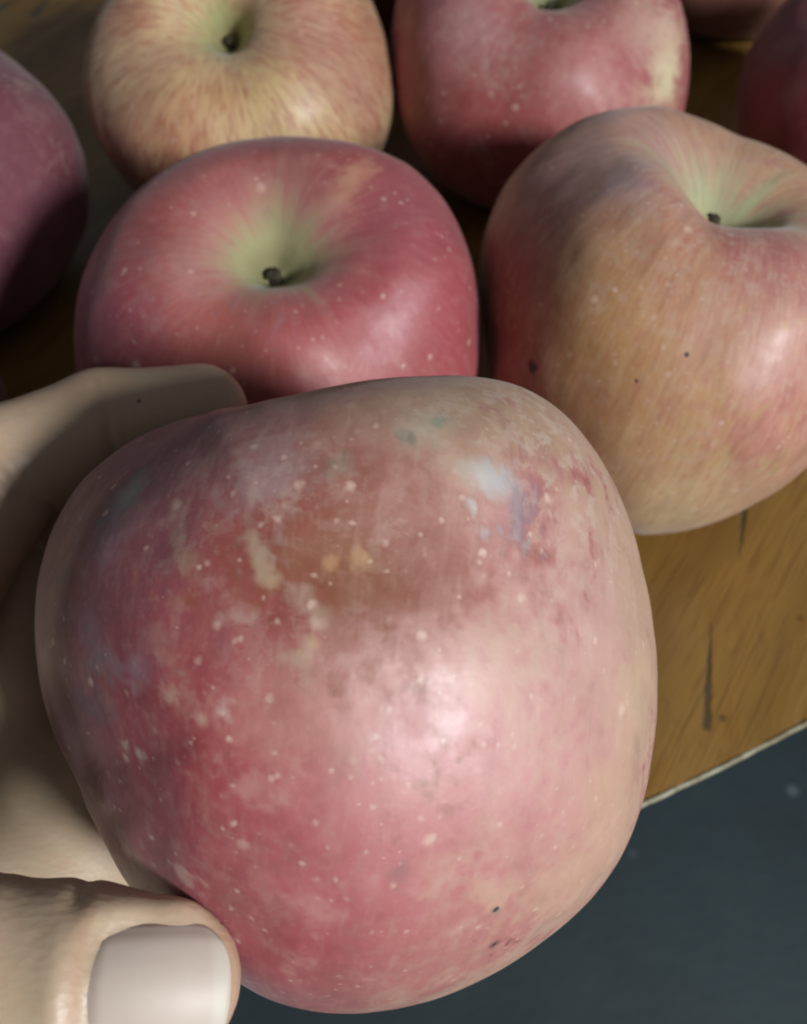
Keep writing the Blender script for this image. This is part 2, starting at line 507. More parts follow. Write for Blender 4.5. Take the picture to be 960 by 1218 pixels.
def make_apple(label, px, R, axis, spin, seed, colour, mat, height=0.86, floor_z=0.0, centre=None, outline=None, nphi=300, nth=200,
               stem=(6.0, 1.3), lobes=0.02, uneven=0.05, group=None, profile=PROFILE, dent=None, rest=True, lean=0.0, spots=()):
    V, F, phi, th = apple_shape(R, height, seed, nphi, nth, lobes, uneven, profile)
    M = rotation_to(axis, spin)
    uv = V / R
    W = V @ M.T
    if centre is None:
        h = -W[:, 2].min() + floor_z
        d = ray(*px)
        centre = CAM + d * ((h - CAM[2]) / d[2])
    centre = np.array(centre, float)
    if lean:                             # upper half bulges towards the viewer's side
        t0 = unit(CAM - centre); W = W + np.outer((W @ AU) * lean, t0)
    if outline is not None:
        W = outline_warp(W, centre, outline)
        if rest:
            for _ in range(3):   # slide along the sight line until it rests on the table again
                low = centre[2] + W[:, 2].min()
                d = unit(centre - CAM); k = low / -d[2]
                f = (np.linalg.norm(centre - CAM) + k) / np.linalg.norm(centre - CAM)
                centre = centre + d * k; W = W * f; V = V * f
    if dent is not None:
        W = dent(W, centre)
    P = W + centre
    pix = project(P)
    # camera-facing test through an approximate outward normal
    facing = ((CAM - P) * W).sum(1) > 0
    def at(x, y):
        d = np.hypot(pix[:, 0] - x, pix[:, 1] - y) + np.where(facing, 0, 1e4)
        near = np.where(d < max(9.0, d.min() + 2))[0]
        near = near[pix[near, 2] < pix[near, 2].min() + 3.0]
        return P[near[np.argmin(d[near])]]
    mm = np.linalg.norm(centre - CAM) / FPX
    info = dict(V=V, unit=uv, P=P, phi=phi, th=th, at=at, mm=mm, R=R, seed=seed, M=M)
    rgb, pale, russet, lent = colour(info)
    ob = mesh_object('apple', W, F, mat)
    ob.location = centre * 0.001
    add_attr(ob, 'skin_colour', 'FLOAT_COLOR', np.c_[rgb, np.ones(len(V))])
    add_attr(ob, 'pale_colour', 'FLOAT_COLOR', np.c_[pale, np.ones(len(V))])
    add_attr(ob, 'russet', 'FLOAT', russet)
    add_attr(ob, 'lenticel', 'FLOAT', lent)
    add_attr(ob, 'hollow', 'FLOAT', smooth(0.22, 0.10, th))
    add_attr(ob, 'meridian', 'FLOAT_VECTOR', np.stack([np.cos(phi), np.sin(phi), th * 6], -1))
    tag(ob, label, 'apple', group)
    for sx, sy, sr in spots:
        add_spot(mat, at(sx, sy) - centre, sr, lin4(36, 26, 20))
    if stem:
        pit = W[-2]
        sv, sf = stem_mesh(stem[0], stem[1], seed, (stem[0] * 0.25 * math.cos(seed), stem[0] * 0.25 * math.sin(seed)))
        so = mesh_object('stem', np.array(sv) @ M.T + pit, sf, STEM_MAT, ob)
    # dried blossom end
    bl = W[-1]
    rng = random.Random(seed)
    vs, fs = [], []
    for k in range(5):
        a = 2 * math.pi * k / 5 + rng.uniform(-.2, .2); o = len(vs)
        for rr_, zz_, w_ in ((0.6, 0.8, 0.9), (2.2, -0.6, 1.1), (3.4, -2.0, 0.7), (2.6, -4.2, 0.1)):
            for s_ in (-1, 1):
                vs.append((rr_ * math.cos(a) - s_ * w_ * math.sin(a), rr_ * math.sin(a) + s_ * w_ * math.cos(a), zz_ - 0.3))
                vs.append((rr_ * 0.9 * math.cos(a) - s_ * w_ * math.sin(a), rr_ * 0.9 * math.sin(a) + s_ * w_ * math.cos(a), zz_ + 0.1))
        for i in range(3):
            q = o + i * 4
            fs += [(q, q + 2, q + 6, q + 4), (q + 1, q + 5, q + 7, q + 3), (q, q + 4, q + 5, q + 1), (q + 2, q + 3, q + 7, q + 6)]
    mesh_object('calyx', np.array(vs) @ M.T + bl, fs, STEM_MAT, ob)
    return ob

def painter(base, pale, blobs, cavity=((150, 158, 108), 0.16), russet_blobs=(), lent=1.0, russet0=0.3, streaks=0.6, blush=None, calyx=(176, 150, 96), side=None, sharp=8, hollow_streak=0.3):
    """colour of the skin itself: ground colour, blush and spray film as patches placed on the surface.
    blobs: (px, py, radius px, (r,g,b), strength)"""
    def f(I):
        n = len(I['V']); u = I['unit']; s = I['seed']
        rgb = np.tile(lin(*base), (n, 1)); pl = np.tile(lin(*pale), (n, 1))
        q = np.stack([np.cos(I['phi']) * 3.2, np.sin(I['phi']) * 3.2, I['th'] * 2.2], -1)
        st = fbm(q + s * 3.1, s + 5, 4)
        ptch = fbm(u * 3.0 + s * 1.7, s + 11, 4)
        fine = fbm(u * 9.0 + s * 2.3, s + 19, 3)
        tiny = fbm(u * 34.0 + s * 2.3, s + 31, 3)
        if side is not None:             # blush colour on one cheek, ground colour on the other
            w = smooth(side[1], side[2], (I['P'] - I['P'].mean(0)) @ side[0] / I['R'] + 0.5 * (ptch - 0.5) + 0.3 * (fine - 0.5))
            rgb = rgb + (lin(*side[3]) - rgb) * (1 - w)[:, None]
        if blush is not None:
            w = smooth(0.40, 0.64, 0.5 * st + 0.5 * ptch) * blush[1]
            rgb = rgb + (lin(*blush[0]) - rgb) * w[:, None]
        for bx, by, br, c, k in blobs:
            c0 = I['at'](bx, by)
            d = np.linalg.norm(I['P'] - c0, axis=1) / (br * I['mm'])
            d = d * (1 + 1.1 * (ptch - 0.5) + 1.2 * (fine - 0.5) + 1.3 * (tiny - 0.5) + streaks * 0.8 * (st - 0.5))
            if br < sharp:
                w = min(k, 1.0) * smooth(1.6, 0.25, d + 1.5 * (tiny - 0.5) * (br > 6)) * (0.5 + 0.8 * tiny)
            else:
                w = k * np.exp(-np.clip(d, 0, 9) ** 2 * 0.9)
            w = np.clip(w, 0, 1)
            rgb = rgb + (lin(*c) - rgb) * w[:, None]
        # stem cavity: greenish, streaking outwards
        cc, cr = cavity
        sq = fbm(np.stack([np.cos(I['phi']) * 9, np.sin(I['phi']) * 9, I['th'] * 7], -1) + s, s + 41, 3)
        cr = cr * (0.74 + 0.7 * (st - 0.5) + hollow_streak * (sq - 0.5))
        top = smooth(cr + 0.035, cr * 0.5, I['th'])
        rgb = rgb + (lin(*cc) - rgb) * (top * 0.92)[:, None]
        mid = smooth(cr * 1.75, cr * 0.8, I['th']) * 0.26
        rgb = rgb + (lin(184, 160, 138) - rgb) * (mid * (1 - top))[:, None]
        pit = smooth(0.075, 0.02, I['th'])
        rgb = rgb + (lin(86, 84, 44) - rgb) * (pit * 0.55)[:, None]
        rgb = rgb + (lin(*calyx) - rgb) * (smooth(0.86, 0.97, I['th']) * 0.8)[:, None]
        rs = np.full(n, russet0) * smooth(0.3, 0.7, ptch) * 1.6
        for bx, by, br, k in russet_blobs:
            d = np.linalg.norm(I['P'] - I['at'](bx, by), axis=1) / (br * I['mm'])
            rs = np.maximum(rs, k * np.exp(-d ** 2))
        pl = pl * 0.42 + rgb * 0.58
        lt = np.full(n, lent) * smooth(0.06, 0.20, I['th'])
        return np.clip(rgb, 0.005, 0.9), pl, np.clip(rs, 0, 1), lt
    return f

# apples standing on the table ------------------------------------------------
GROUP = 'apples standing on the wooden table'
make_apple('red apple with a green stem hollow, just behind the fingertip and the held apple', (334, 392), 43.8, (0.06, -0.16, 1), 0.6, 3,
           painter((146, 70, 70), (178, 130, 122), [
               (300, 380, 90, (164, 90, 78), 0.75), (250, 290, 60, (162, 94, 86), 0.6), (380, 400, 60, (154, 74, 76), 0.6),
               (130, 380, 60, (120, 52, 72), 0.7), (500, 300, 80, (146, 72, 84), 0.6), (470, 230, 50, (140, 76, 84), 0.5),
               (250, 210, 60, (150, 92, 92), 0.5), (350, 185, 50, (140, 88, 86), 0.5),
               (436, 192, 10, (180, 132, 104), 0.5), (426, 204, 10, (184, 138, 104), 0.55), (415, 220, 10, (180, 138, 104), 0.5), (405, 238, 10, (176, 140, 104), 0.45),
               (430, 330, 50, (160, 76, 84), 0.5), (520, 380, 50, (150, 62, 72), 0.6), (220, 320, 40, (160, 128, 124), 0.35)],
               cavity=((150, 152, 110), 0.15), lent=0.9, russet0=0.08),
           apple_material('red_apple_skin', 260, 0.75, 0.6, 0.3, 0.50, 0.05), stem=(2.0, 1.3), nphi=360, nth=240, group=GROUP, profile=SHALLOW,
           lean=0.20, outline=[(88, 390), (95, 340), (118, 285), (155, 235), (205, 195), (260, 172), (310, 164), (370, 163), (430, 172), (485, 195), (530, 240), (558, 300), (572, 370), (574, 430), (560, 490), (520, 555), (450, 605), (360, 625), (260, 618), (170, 575), (115, 510), (92, 450)])

make_apple('large ochre apple flushed red at its left, beside the held apple on its right', (800, 382), 45.0, (0.24, 0.22, 1), 1.2, 8,
           painter((176, 136, 104), (206, 178, 146), [
               (600, 400, 85, (142, 62, 58), 0.95), (590, 480, 75, (142, 64, 62), 0.9), (615, 300, 75, (146, 78, 72), 0.85), (650, 235, 60, (154, 92, 88), 0.7),
               (700, 190, 60, (168, 130, 126), 0.7), (780, 160, 60, (164, 120, 122), 0.7), (850, 340, 26, (150, 70, 74), 0.0),
               (880, 290, 45, (152, 82, 84), 0.75), (940, 300, 60, (156, 84, 92), 0.7), (945, 440, 80, (178, 124, 120), 0.7), (850, 460, 60, (176, 134, 112), 0.5),
               (910, 520, 60, (176, 110, 98), 0.6), (700, 330, 60, (160, 124, 82), 0.6), (740, 420, 70, (172, 130, 78), 0.7),
               (700, 500, 60, (160, 112, 66), 0.6), (760, 560, 60, (176, 142, 98), 0.6), (660, 540, 40, (140, 76, 68), 0.6),
               (775, 215, 17, (160, 86, 76), 0.8), (750, 215, 30, (166, 150, 158), 0.55), (809, 362, 14, (164, 108, 76), 0.7),
               
               (800, 615, 60, (180, 160, 118), 0.6)],
               cavity=((158, 164, 126), 0.17), hollow_streak=0.8, blush=((158, 96, 86), 0.45), russet_blobs=[(860, 300, 80, 0.7), (770, 220, 60, 0.6), (830, 560, 70, 0.6)], lent=1.0, russet0=0.25),
           apple_material('ochre_apple_skin', 260, 0.85, 0.85, 0.5, 0.50, 0.06, 0.35, fleck=((158, 96, 84), 0.35)), stem=(6.6, 1.2), nphi=360, nth=240, group=GROUP, uneven=0.06, profile=SHALLOW,
           spots=[(635, 436, 1.5), (817, 421, 0.5), (757, 452, 0.45)], lean=0.08, outline=[(569, 330), (578, 270), (600, 220), (640, 175), (690, 142), (740, 128), (790, 126), (830, 139), (880, 162), (960, 197), (1010, 250), (1030, 330), (1025, 420), (1000, 500), (960, 556), (900, 598), (850, 622), (800, 634), (765, 636), (700, 615), (640, 560), (600, 490), (577, 410)])

make_apple('pale yellow-beige apple at the upper left with faint pink streaks', (283, 78), 44.0, (0.0, -0.72, 1), 2.0, 12,
           painter((194, 168, 120), (214, 194, 150), [
               (200, 170, 60, (170, 112, 86), 0.5), (160, 210, 50, (150, 84, 62), 0.7), (380, 60, 50, (166, 116, 104), 0.5), (430, 110, 60, (168, 130, 114), 0.5),
               (350, 20, 40, (160, 110, 100), 0.5), (150, 80, 60, (176, 148, 126), 0.5), (270, 130, 60, (192, 162, 108), 0.5)],
               cavity=((158, 164, 112), 0.165), lent=0.8, russet0=0.15, blush=((164, 98, 80), 0.75)),
           apple_material('pale_apple_skin', 240, 0.6, 0.95, 0.35, 0.48, 0.06, fleck=((150, 84, 68), 0.85)), stem=(2.4, 1.3), nphi=300, nth=200, group=GROUP,
           lean=-0.10, outline=[(98, 100), (105, 50), (125, 0), (160, -55), (220, -95), (290, -105), (360, -90), (415, -40), (450, 20), (467, 80), (466, 140), (450, 190), (410, 235), (350, 262), (280, 270), (215, 258), (170, 236), (130, 190), (106, 145)])

make_apple('pink-red apple with a cream patch on its right side, at the top of the picture', (643, 48), 44.5, (0.02, -0.45, 1), 0.2, 17,
           painter((150, 74, 78), (186, 140, 132), [
               (795, 75, 24, (206, 196, 158), 1.0), (790, 100, 20, (204, 194, 156), 0.9), (793, 45, 22, (196, 170, 146), 0.8), (765, 35, 35, (178, 148, 132), 0.7),
               (530, 60, 50, (150, 96, 96), 0.5), (610, 110, 70, (158, 82, 74), 0.6), (560, 160, 60, (140, 60, 60), 0.6), (700, 60, 40, (168, 112, 106), 0.6),
               (560, 30, 40, (156, 130, 128), 0.5), (680, 100, 40, (170, 120, 116), 0.4)],
               cavity=((150, 158, 118), 0.165), russet_blobs=[(560, 30, 50, 0.6)], lent=0.9, russet0=0.15),
           apple_material('pink_apple_skin', 250, 0.8, 0.75, 0.4, 0.48, 0.06), stem=(3.6, 1.2), nphi=300, nth=200, group=GROUP,
           lean=-0.08, outline=[(463, 60), (468, 20), (480, -30), (520, -80), (580, -110), (645, -118), (710, -105), (770, -65), (805, -10), (818, 40), (820, 90), (812, 140), (790, 190), (740, 235), (650, 255), (560, 240), (505, 200), (478, 150), (466, 105)])

make_apple('purple-red apple cut off by the left edge of the picture', (-98, 218), 41.0, (0.1, -0.15, 1), 0.9, 23,
           painter((108, 56, 66), (140, 106, 110), [
               (40, 330, 80, (122, 78, 86), 0.6), (60, 130, 40, (114, 84, 90), 0.5), (40, 250, 60, (118, 68, 80), 0.6), (80, 180, 30, (110, 56, 66), 0.6)],
               lent=0.4, russet_blobs=[(25, 95, 30, 0.8), (70, 190, 25, 0.5)], russet0=0.1),
           apple_material('purple_apple_skin', 240, 0.35, 0.6, 0.5, 0.40, 0.3), nphi=260, nth=180, group=GROUP)

make_apple('brownish pink apple cut off by the top edge beside the dark red apple', (888, -112), 44.5, (0.1, -0.1, 1), 0.3, 29,
           painter((150, 100, 84), (180, 142, 118), [(900, 20, 40, (166, 112, 92), 0.5), (840, 30, 40, (136, 90, 78), 0.6), (905, 15, 8, (110, 66, 54), 0.7), (920, 28, 9, (118, 72, 58), 0.6)],
               lent=0.4, russet0=0.2),
           apple_material('brown_apple_skin', 240, 0.35, 0.6, 0.5, 0.42, 0.25), nphi=220, nth=150, group=GROUP)

make_apple('dark red apple cut off by the upper right edge of the picture', (1040, 108), 38.5, (-0.1, -0.1, 1), 0.3, 31,
           painter((104, 34, 42), (140, 80, 84), [(900, 150, 40, (96, 28, 32), 0.6), (940, 60, 50, (110, 50, 58), 0.5)], lent=0.3, russet0=0.05),
           apple_material('dark_apple_skin', 240, 0.35, 0.5, 0.3, 0.42, 0.25), nphi=220, nth=150, group=GROUP)

make_apple('small visible corner of a dark red apple at the top edge between two apples', (462, -96), 40.0, (0.0, 0.1, 1), 0.3, 37,
           painter((104, 40, 44), (140, 86, 84), [(455, 15, 30, (90, 34, 34), 0.5)], lent=0.3, russet0=0.05),
           apple_material('back_apple_skin', 240, 0.3, 0.5, 0.3, 0.45, 0.2), nphi=180, nth=120, group=GROUP)

make_apple('sliver of a dusky pink apple at the left edge just above the finger', (-224, 520), 38.0, (0.0, 0.1, 1), 0.3, 41,
           painter((120, 70, 78), (150, 110, 112), [], lent=0.3, russet0=0.1),
           apple_material('dusky_apple_skin', 240, 0.3, 0.5, 0.3, 0.45, 0.2), nphi=180, nth=120, group=GROUP)

# the apple held in the hand ---------------------------------------------------
HELD_PX = (412, 822)
HELD_C = CAM + ray(*HELD_PX) * 129.0
HELD_OUTLINE = [(40, 740), (44, 690), (62, 628), (98, 570), (150, 527), (200, 503), (250, 489), (300, 480), (350, 470), (400, 458), (450, 450),
                (500, 446), (550, 445), (600, 452), (640, 469), (680, 500), (715, 545), (745, 605), (766, 680), (778, 750), (782, 820), (777, 890),
                (765, 955), (740, 1018), (700, 1073), (640, 1124), (580, 1162), (520, 1188), (460, 1202), (420, 1206), (370, 1203), (320, 1190),
                (280, 1168), (220, 1120), (150, 1050), (118, 990), (92, 930), (60, 865), (45, 805)]
held_axis = 0.10 * AX + 1.0 * AU + 0.03 * AF
def held_dent(W, centre):
    d0 = (CAM - centre) / np.linalg.norm(CAM - centre)
    pix = project(W + centre)
    front = smooth(0.0, 20.0, W @ d0)
    g = np.exp(-(((pix[:, 0] - 430) / 170) ** 2 + ((pix[:, 1] - 655) / 55) ** 2))
    g2 = np.exp(-(((pix[:, 0] - 480) / 220) ** 2 + ((pix[:, 1] - 560) / 60) ** 2))
    return W - d0 * ((0.6 * g - 0.4 * g2) * front)[:, None]
held_colours = painter((182, 146, 126), (200, 170, 152), [
    # ground colour on the right side and shoulder
    (730, 600, 150, (178, 146, 120), 0.85), (700, 760, 120, (182, 142, 134), 0.7), (760, 830, 70, (186, 158, 130), 0.75), (720, 960, 110, (186, 148, 126), 0.8),
    (600, 1090, 130, (184, 142, 122), 0.8), (560, 960, 90, (184, 130, 122), 0.6), (650, 510, 110, (168, 136, 112), 0.8), (540, 470, 90, (156, 126, 100), 0.8),
    (420, 470, 80, (146, 112, 92), 0.8), (300, 500, 60, (134, 92, 84), 0.7), (480, 1140, 80, (172, 112, 104), 0.5),
    # deep blush on the left and below
    (90, 760, 100, (112, 54, 66), 0.9), (150, 620, 90, (118, 66, 76), 0.8), (90, 660, 60, (112, 62, 70), 0.7), (220, 740, 100, (136, 66, 76), 0.75),
    (170, 900, 120, (140, 46, 58), 0.9), (240, 1010, 120, (148, 52, 66), 0.9), (330, 1120, 110, (156, 66, 78), 0.85), (80, 870, 60, (112, 44, 54), 0.8),
    (320, 920, 90, (164, 66, 72), 0.7), (250, 850, 70, (150, 54, 60), 0.7), (400, 1010, 80, (176, 98, 100), 0.5), (370, 1170, 60, (158, 80, 84), 0.6),
    (280, 640, 60, (150, 78, 78), 0.6), (320, 720, 60, (156, 72, 72), 0.7),
    (650, 980, 70, (176, 112, 114), 0.5), (560, 900, 80, (180, 118, 120), 0.5), (700, 850, 60, (182, 132, 130), 0.4), (470, 1000, 80, (170, 92, 94), 0.6), (700, 700, 60, (176, 128, 128), 0.4), (560, 1130, 60, (174, 120, 108), 0.5),
    (360, 830, 50, (182, 126, 104), 0.6), (330, 860, 40, (178, 120, 104), 0.5), (470, 800, 110, (190, 134, 132), 0.5),
    # brownish band in the hollow
    (420, 610, 75, (150, 84, 78), 0.75), (450, 570, 60, (154, 100, 94), 0.5), (620, 610, 50, (160, 98, 100), 0.6), (570, 680, 60, (166, 96, 94), 0.6), (320, 700, 60, (150, 66, 64), 0.7),
    (340, 655, 62, (136, 62, 50), 0.9), (420, 664, 72, (126, 64, 36), 0.95), (440, 676, 50, (122, 68, 30), 0.9), (505, 650, 60, (144, 80, 64), 0.8),
    # dried film and bloom
    (330, 555, 34, (160, 136, 134), 0.6), (300, 585, 26, (154, 126, 128), 0.45), (572, 568, 16, (174, 176, 172), 0.9), (598, 578, 16, (168, 168, 168), 0.85), (552, 556, 12, (166, 162, 150), 0.6),
    (505, 505, 26, (164, 156, 136), 0.7), (213, 640, 11, (158, 132, 112), 0.65), (208, 610, 11, (152, 124, 108), 0.5), (222, 665, 9, (156, 126, 108), 0.6),
    (280, 735, 7, (176, 146, 138), 0.6), (262, 735, 6, (170, 140, 136), 0.6), (297, 737, 6, (178, 150, 140), 0.6), (110, 750, 18, (126, 100, 108), 0.7), (160, 795, 20, (140, 108, 120), 0.7), (130, 790, 16, (132, 108, 112), 0.6),
    (142, 600, 16, (88, 88, 90), 0.85), (158, 580, 12, (104, 112, 96), 0.7), (130, 640, 20, (110, 84, 100), 0.6), (118, 845, 24, (92, 62, 84), 0.7), (100, 840, 16, (90, 70, 84), 0.5),
    (482, 519, 9, (92, 104, 90), 0.8), (520, 503, 8, (104, 124, 110), 0.8), (392, 548, 9, (112, 104, 84), 0.7), (618, 606, 14, (124, 100, 112), 0.8), (640, 580, 12, (150, 84, 88), 0.7),
    # corky scratches
    (303, 640, 6, (174, 146, 122), 0.75), (302, 656, 6, (174, 146, 120), 0.8), (306, 672, 6, (176, 148, 120), 0.8), (314, 686, 6, (174, 146, 122), 0.75), (326, 691, 6, (182, 152, 120), 0.7),
    (433, 662, 9, (176, 134, 90), 0.9), (395, 670, 5, (188, 140, 96), 0.8), (360, 720, 12, (170, 140, 122), 0.6), (378, 742, 10, (172, 142, 118), 0.6), (362, 782, 10, (174, 146, 124), 0.7), (340, 785, 8, (172, 142, 122), 0.6), (374, 765, 8, (190, 156, 122), 0.7),
    (148, 886, 6, (176, 150, 134), 0.95), (166, 896, 8, (182, 158, 142), 1.0), (130, 922, 4, (176, 130, 126), 0.9), (105, 940, 6, (168, 136, 130), 0.9), (213, 1037, 9, (190, 150, 138), 0.95), (148, 1014, 5, (180, 140, 132), 0.9),
    (267, 845, 9, (182, 150, 142), 0.8), (238, 857, 6, (184, 142, 128), 0.9), (204, 828, 7, (186, 142, 124), 0.9), (300, 930, 14, (182, 130, 122), 0.6), (290, 1004, 6, (190, 150, 138), 0.9),
    (590, 1083, 5, (120, 104, 84), 0.95), (476, 1038, 7, (140, 96, 94), 0.8), (589, 1123, 2.5, (70, 56, 50), 1.0)],
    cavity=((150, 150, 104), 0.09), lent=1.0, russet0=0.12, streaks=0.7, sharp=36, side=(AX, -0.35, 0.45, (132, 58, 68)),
    russet_blobs=[(700, 560, 120, 1.0), (640, 500, 90, 1.0), (740, 680, 60, 0.6), (560, 500, 70, 0.7), (330, 570, 60, 0.45), (220, 640, 50, 0.4), (170, 700, 90, 0.15), (360, 770, 60, 0.35), (450, 620, 70, 0.25)])
held = make_apple('large mottled red and beige apple with pale specks, held up in the hand', HELD_PX, 42.5, held_axis, 2.2, 5, held_colours,
                  apple_material('held_apple_skin', 300, 1.0, 0.45, 0.62, 0.53, 0.10, 0.15, 1.0, dust=0.09),
                  centre=HELD_C, outline=HELD_OUTLINE, nphi=560, nth=380, lobes=0.008, uneven=0.03, dent=held_dent, height=0.9, rest=False, lean=0.17, spots=[(590, 1083, 0.55), (589, 1123, 0.3)])

# ------------------------------------------------------------------ the hand
def A(*v): return np.array(v, float)
def cam_pt(px, py, z): return CAM + ray(px, py) * z

WRIST = A(-84, -30, 40)
FINGERS = {   # joints from knuckle to tip (world mm) and radii
    'index': ([A(-82, 49, 51), cam_pt(4, 560, 133), cam_pt(125, 503, 139), cam_pt(238, 486, 141)], [11.5, 9.0, 7.9, 6.7]),
    'middle': ([A(-69, 47, 27), A(-61, 85, 49), A(-42, 99, 51), A(-25, 101, 50)], [11.5, 9.0, 8.0, 7.0]),
    'ring': ([A(-68, 42, 18), A(-59, 79, 31), A(-43, 92, 30), A(-27, 96, 29)], [10.5, 8.5, 7.6, 6.8]),
    'little': ([A(-64, 36, 15), A(-56, 65, 15), A(-45, 78, 14), A(-31, 84, 13)], [9.5, 7.4, 6.6, 5.8]),
}
TH_TIP = cam_pt(184, 1168, 92.0)
TH_IP = cam_pt(-50, 1174, 91.5)
TH_MCP = A(-73, 8, 60)
TH_CMC = A(-84, -22, 46)

def seg(p, a, b, ra, rb, squash=None):
    ab = b - a
    t = np.clip(((p - a) @ ab) / (ab @ ab), 0, 1)
    d = p - (a + t[:, None] * ab)
    if squash is not None:
        n, k = squash
        comp = d @ n
        d = d + np.outer(comp * (k - 1), n)
    return np.linalg.norm(d, axis=1) - (ra + (rb - ra) * t)

def smin(a, b, k):
    h = np.clip(k - np.abs(a - b), 0, None) / k
    return np.minimum(a, b) - h * h * h * k / 6.0


class NailFrame:
    def __init__(self, tip, prev, toward, length, width, shift=0.0, drop=0.0):
        self.a = unit(tip - prev)
        n = toward - (toward @ self.a) * self.a
        self.n = unit(n)
        self.s = np.cross(self.n, self.a)
        self.c = tip + self.a * shift + self.s * drop
        self.L, self.W = length, width
    def local(self, p):
        d = p - self.c
        return d @ self.a, d @ self.s, d @ self.n
    def edge(self, u, v):
        """signed distance-like value to the nail outline (negative inside)"""
        e = 4.0
        q = (np.abs(u / (self.L / 2)) ** e + np.abs(v / (self.W / 2)) ** e) ** (1 / e)
        return (q - 1) * self.W / 2

APC = HELD_C
NAILS = {'thumb': NailFrame(TH_TIP, TH_IP, unit(CAM - TH_TIP) + AU * -0.10, 12.4, 11.8, 1.0, -0.4)}
for k_, (J, R_) in FINGERS.items():
    wdt = {'index': 10.5, 'middle': 11, 'ring': 10.5, 'little': 8.5}[k_]
    out = unit(J[3] - APC)
    if k_ == 'index': out = unit(AF - AU * 0.35)
    NAILS[k_] = NailFrame(J[3], J[2], out, wdt * 1.1, wdt, 0.5)
TN = NAILS['thumb']

def hand_sdf(p):
    # palm: metacarpals and fleshy pads
    palm = None
    for k, (J, R_) in FINGERS.items():
        base = WRIST + {'index': A(2, 4, 14), 'middle': A(0, 2, 5), 'ring': A(0, 0, -4), 'little': A(2, -2, -12)}[k]
        d = seg(p, base, J[0], 13.0, R_[0] + 0.3)
        palm = d if palm is None else smin(palm, d, 12)
    for c, r in ((A(-77, 28, 36), 14.0), (A(-74, 12, 46), 17.0), (A(-72, 10, 26), 16.0), (A(-78, -12, 38), 20.0)):
        palm = smin(palm, np.linalg.norm(p - c, axis=1) - r, 12)
    th_meta = seg(p, TH_CMC, TH_MCP, 16.0, 13.0)
    palm = smin(palm, th_meta, 12)
    palm = smin(palm, seg(p, TH_MCP + A(0, 4, -6), A(-76, 38, 36), 9.0, 9.0), 12)      # web of the thumb
    palm = smin(palm, seg(p, WRIST, A(-112, -170, 60), 25.0, 31.0, (A(1, 0, 0), 1.25)), 18)   # forearm
    palm = smin(palm, seg(p, A(-64, 20, 27), A(-47, 50, 25), 13.0, 11.0), 10)
    palm = smin(palm, seg(p, A(-66, 38, 28), A(-58, 56, 27), 12.0, 9.0), 8)
    # thumb
    t = seg(p, TH_MCP, TH_IP, 12.0, 9.2)
    mid = TH_IP * 0.45 + TH_TIP * 0.55
    t = smin(t, seg(p, TH_IP, mid, 9.2, 9.1, (TN.n, 1.14)), 4)
    t = smin(t, seg(p, mid, TH_TIP + TN.a * 0.6, 9.1, 7.9, (TN.n, 1.2)), 5)
    t = smin(t, np.linalg.norm(p - (TH_IP - TN.s * 2.2 * -1), axis=1) - 8.2, 5)
    res = smin(palm, t, 8)
    fd = None
    for k, (J, R_) in FINGERS.items():
        d = seg(p, J[0], J[1], R_[0] * 0.92, R_[1])
        pad = (J[0] * 0.5 + J[1] * 0.5) + unit(APC - J[0]) * 1.5
        d = smin(d, np.linalg.norm(p - pad, axis=1) - R_[1] * 1.02, 4)
        d = smin(d, seg(p, J[1], J[2], R_[1], R_[2]), 2.5)
        d = smin(d, seg(p, J[2], J[3], R_[2], R_[3]), 2.5)
        pulp = J[3] + unit(APC - J[3]) * 0.9
        d = smin(d, np.linalg.norm(p - pulp, axis=1) - R_[3] * 0.95, 3)
        # flexion creases on the inner side
        for j in (1, 2):
            ax = unit(J[j + 1] - J[j - 1])
            inner = unit(APC - J[j])
            u = (p - J[j]) @ ax
            w = smooth(-0.8, 0.3, ((p - J[j]) @ inner) / R_[j])
            near = np.linalg.norm(p - J[j], axis=1) < R_[j] * 2.2
            wob = 0.5 * np.sin(p[:, 2] * 0.6 + j)
            d = d + np.where(near, w * (0.75 * np.exp(-((u + wob) / 0.7) ** 2) + 0.35 * np.exp(-((u + wob - 2.2) / 0.6) ** 2)), 0)
        fd = d if fd is None else smin(fd, d, 1.2)
    res = smin(res, fd, 7)
    # thumb joint wrinkles on the back
    u, v, w = TN.local(p)
    uj = u + np.linalg.norm(TH_TIP - TH_IP)
    nearj = (np.abs(v) < 14) & (w > -6) & (np.abs(uj) < 12)
    for o, g in ((-2.6, 0.30), (0.2, 0.42), (2.7, 0.28)):
        res = res + np.where(nearj, g * np.exp(-((uj - o + 0.7 * np.sin(v * 0.5 + o)) / 0.55) ** 2) * smooth(-6, 2, w), 0)
    ux = u + 7.6
    res = res + np.where((np.abs(ux) < 6) & (v > -2), 0.5 * np.exp(-((ux + 0.25 * (v - 6)) / 0.7) ** 2) * smooth(3, 8, v), 0)
    # nail beds: groove round each nail and a raised fold behind it
    for k, nf in NAILS.items():
        u, v, w = nf.local(p)
        near = (np.abs(u) < nf.L) & (np.abs(v) < nf.W) & (w > 0)
        e = nf.edge(u, v)
        back = smooth(0.55, 0.2, u / nf.L)
        g = 0.42 * np.exp(-(e / 0.8) ** 2) * back - 0.55 * np.exp(-((e - 1.9) / 1.3) ** 2) * back + 0.75 * smooth(0.1, -0.6, e)
        res = res + np.where(near, g * smooth(0, 2.5, w), 0)
    # flesh gives way where it is pressed against the apple
    return res

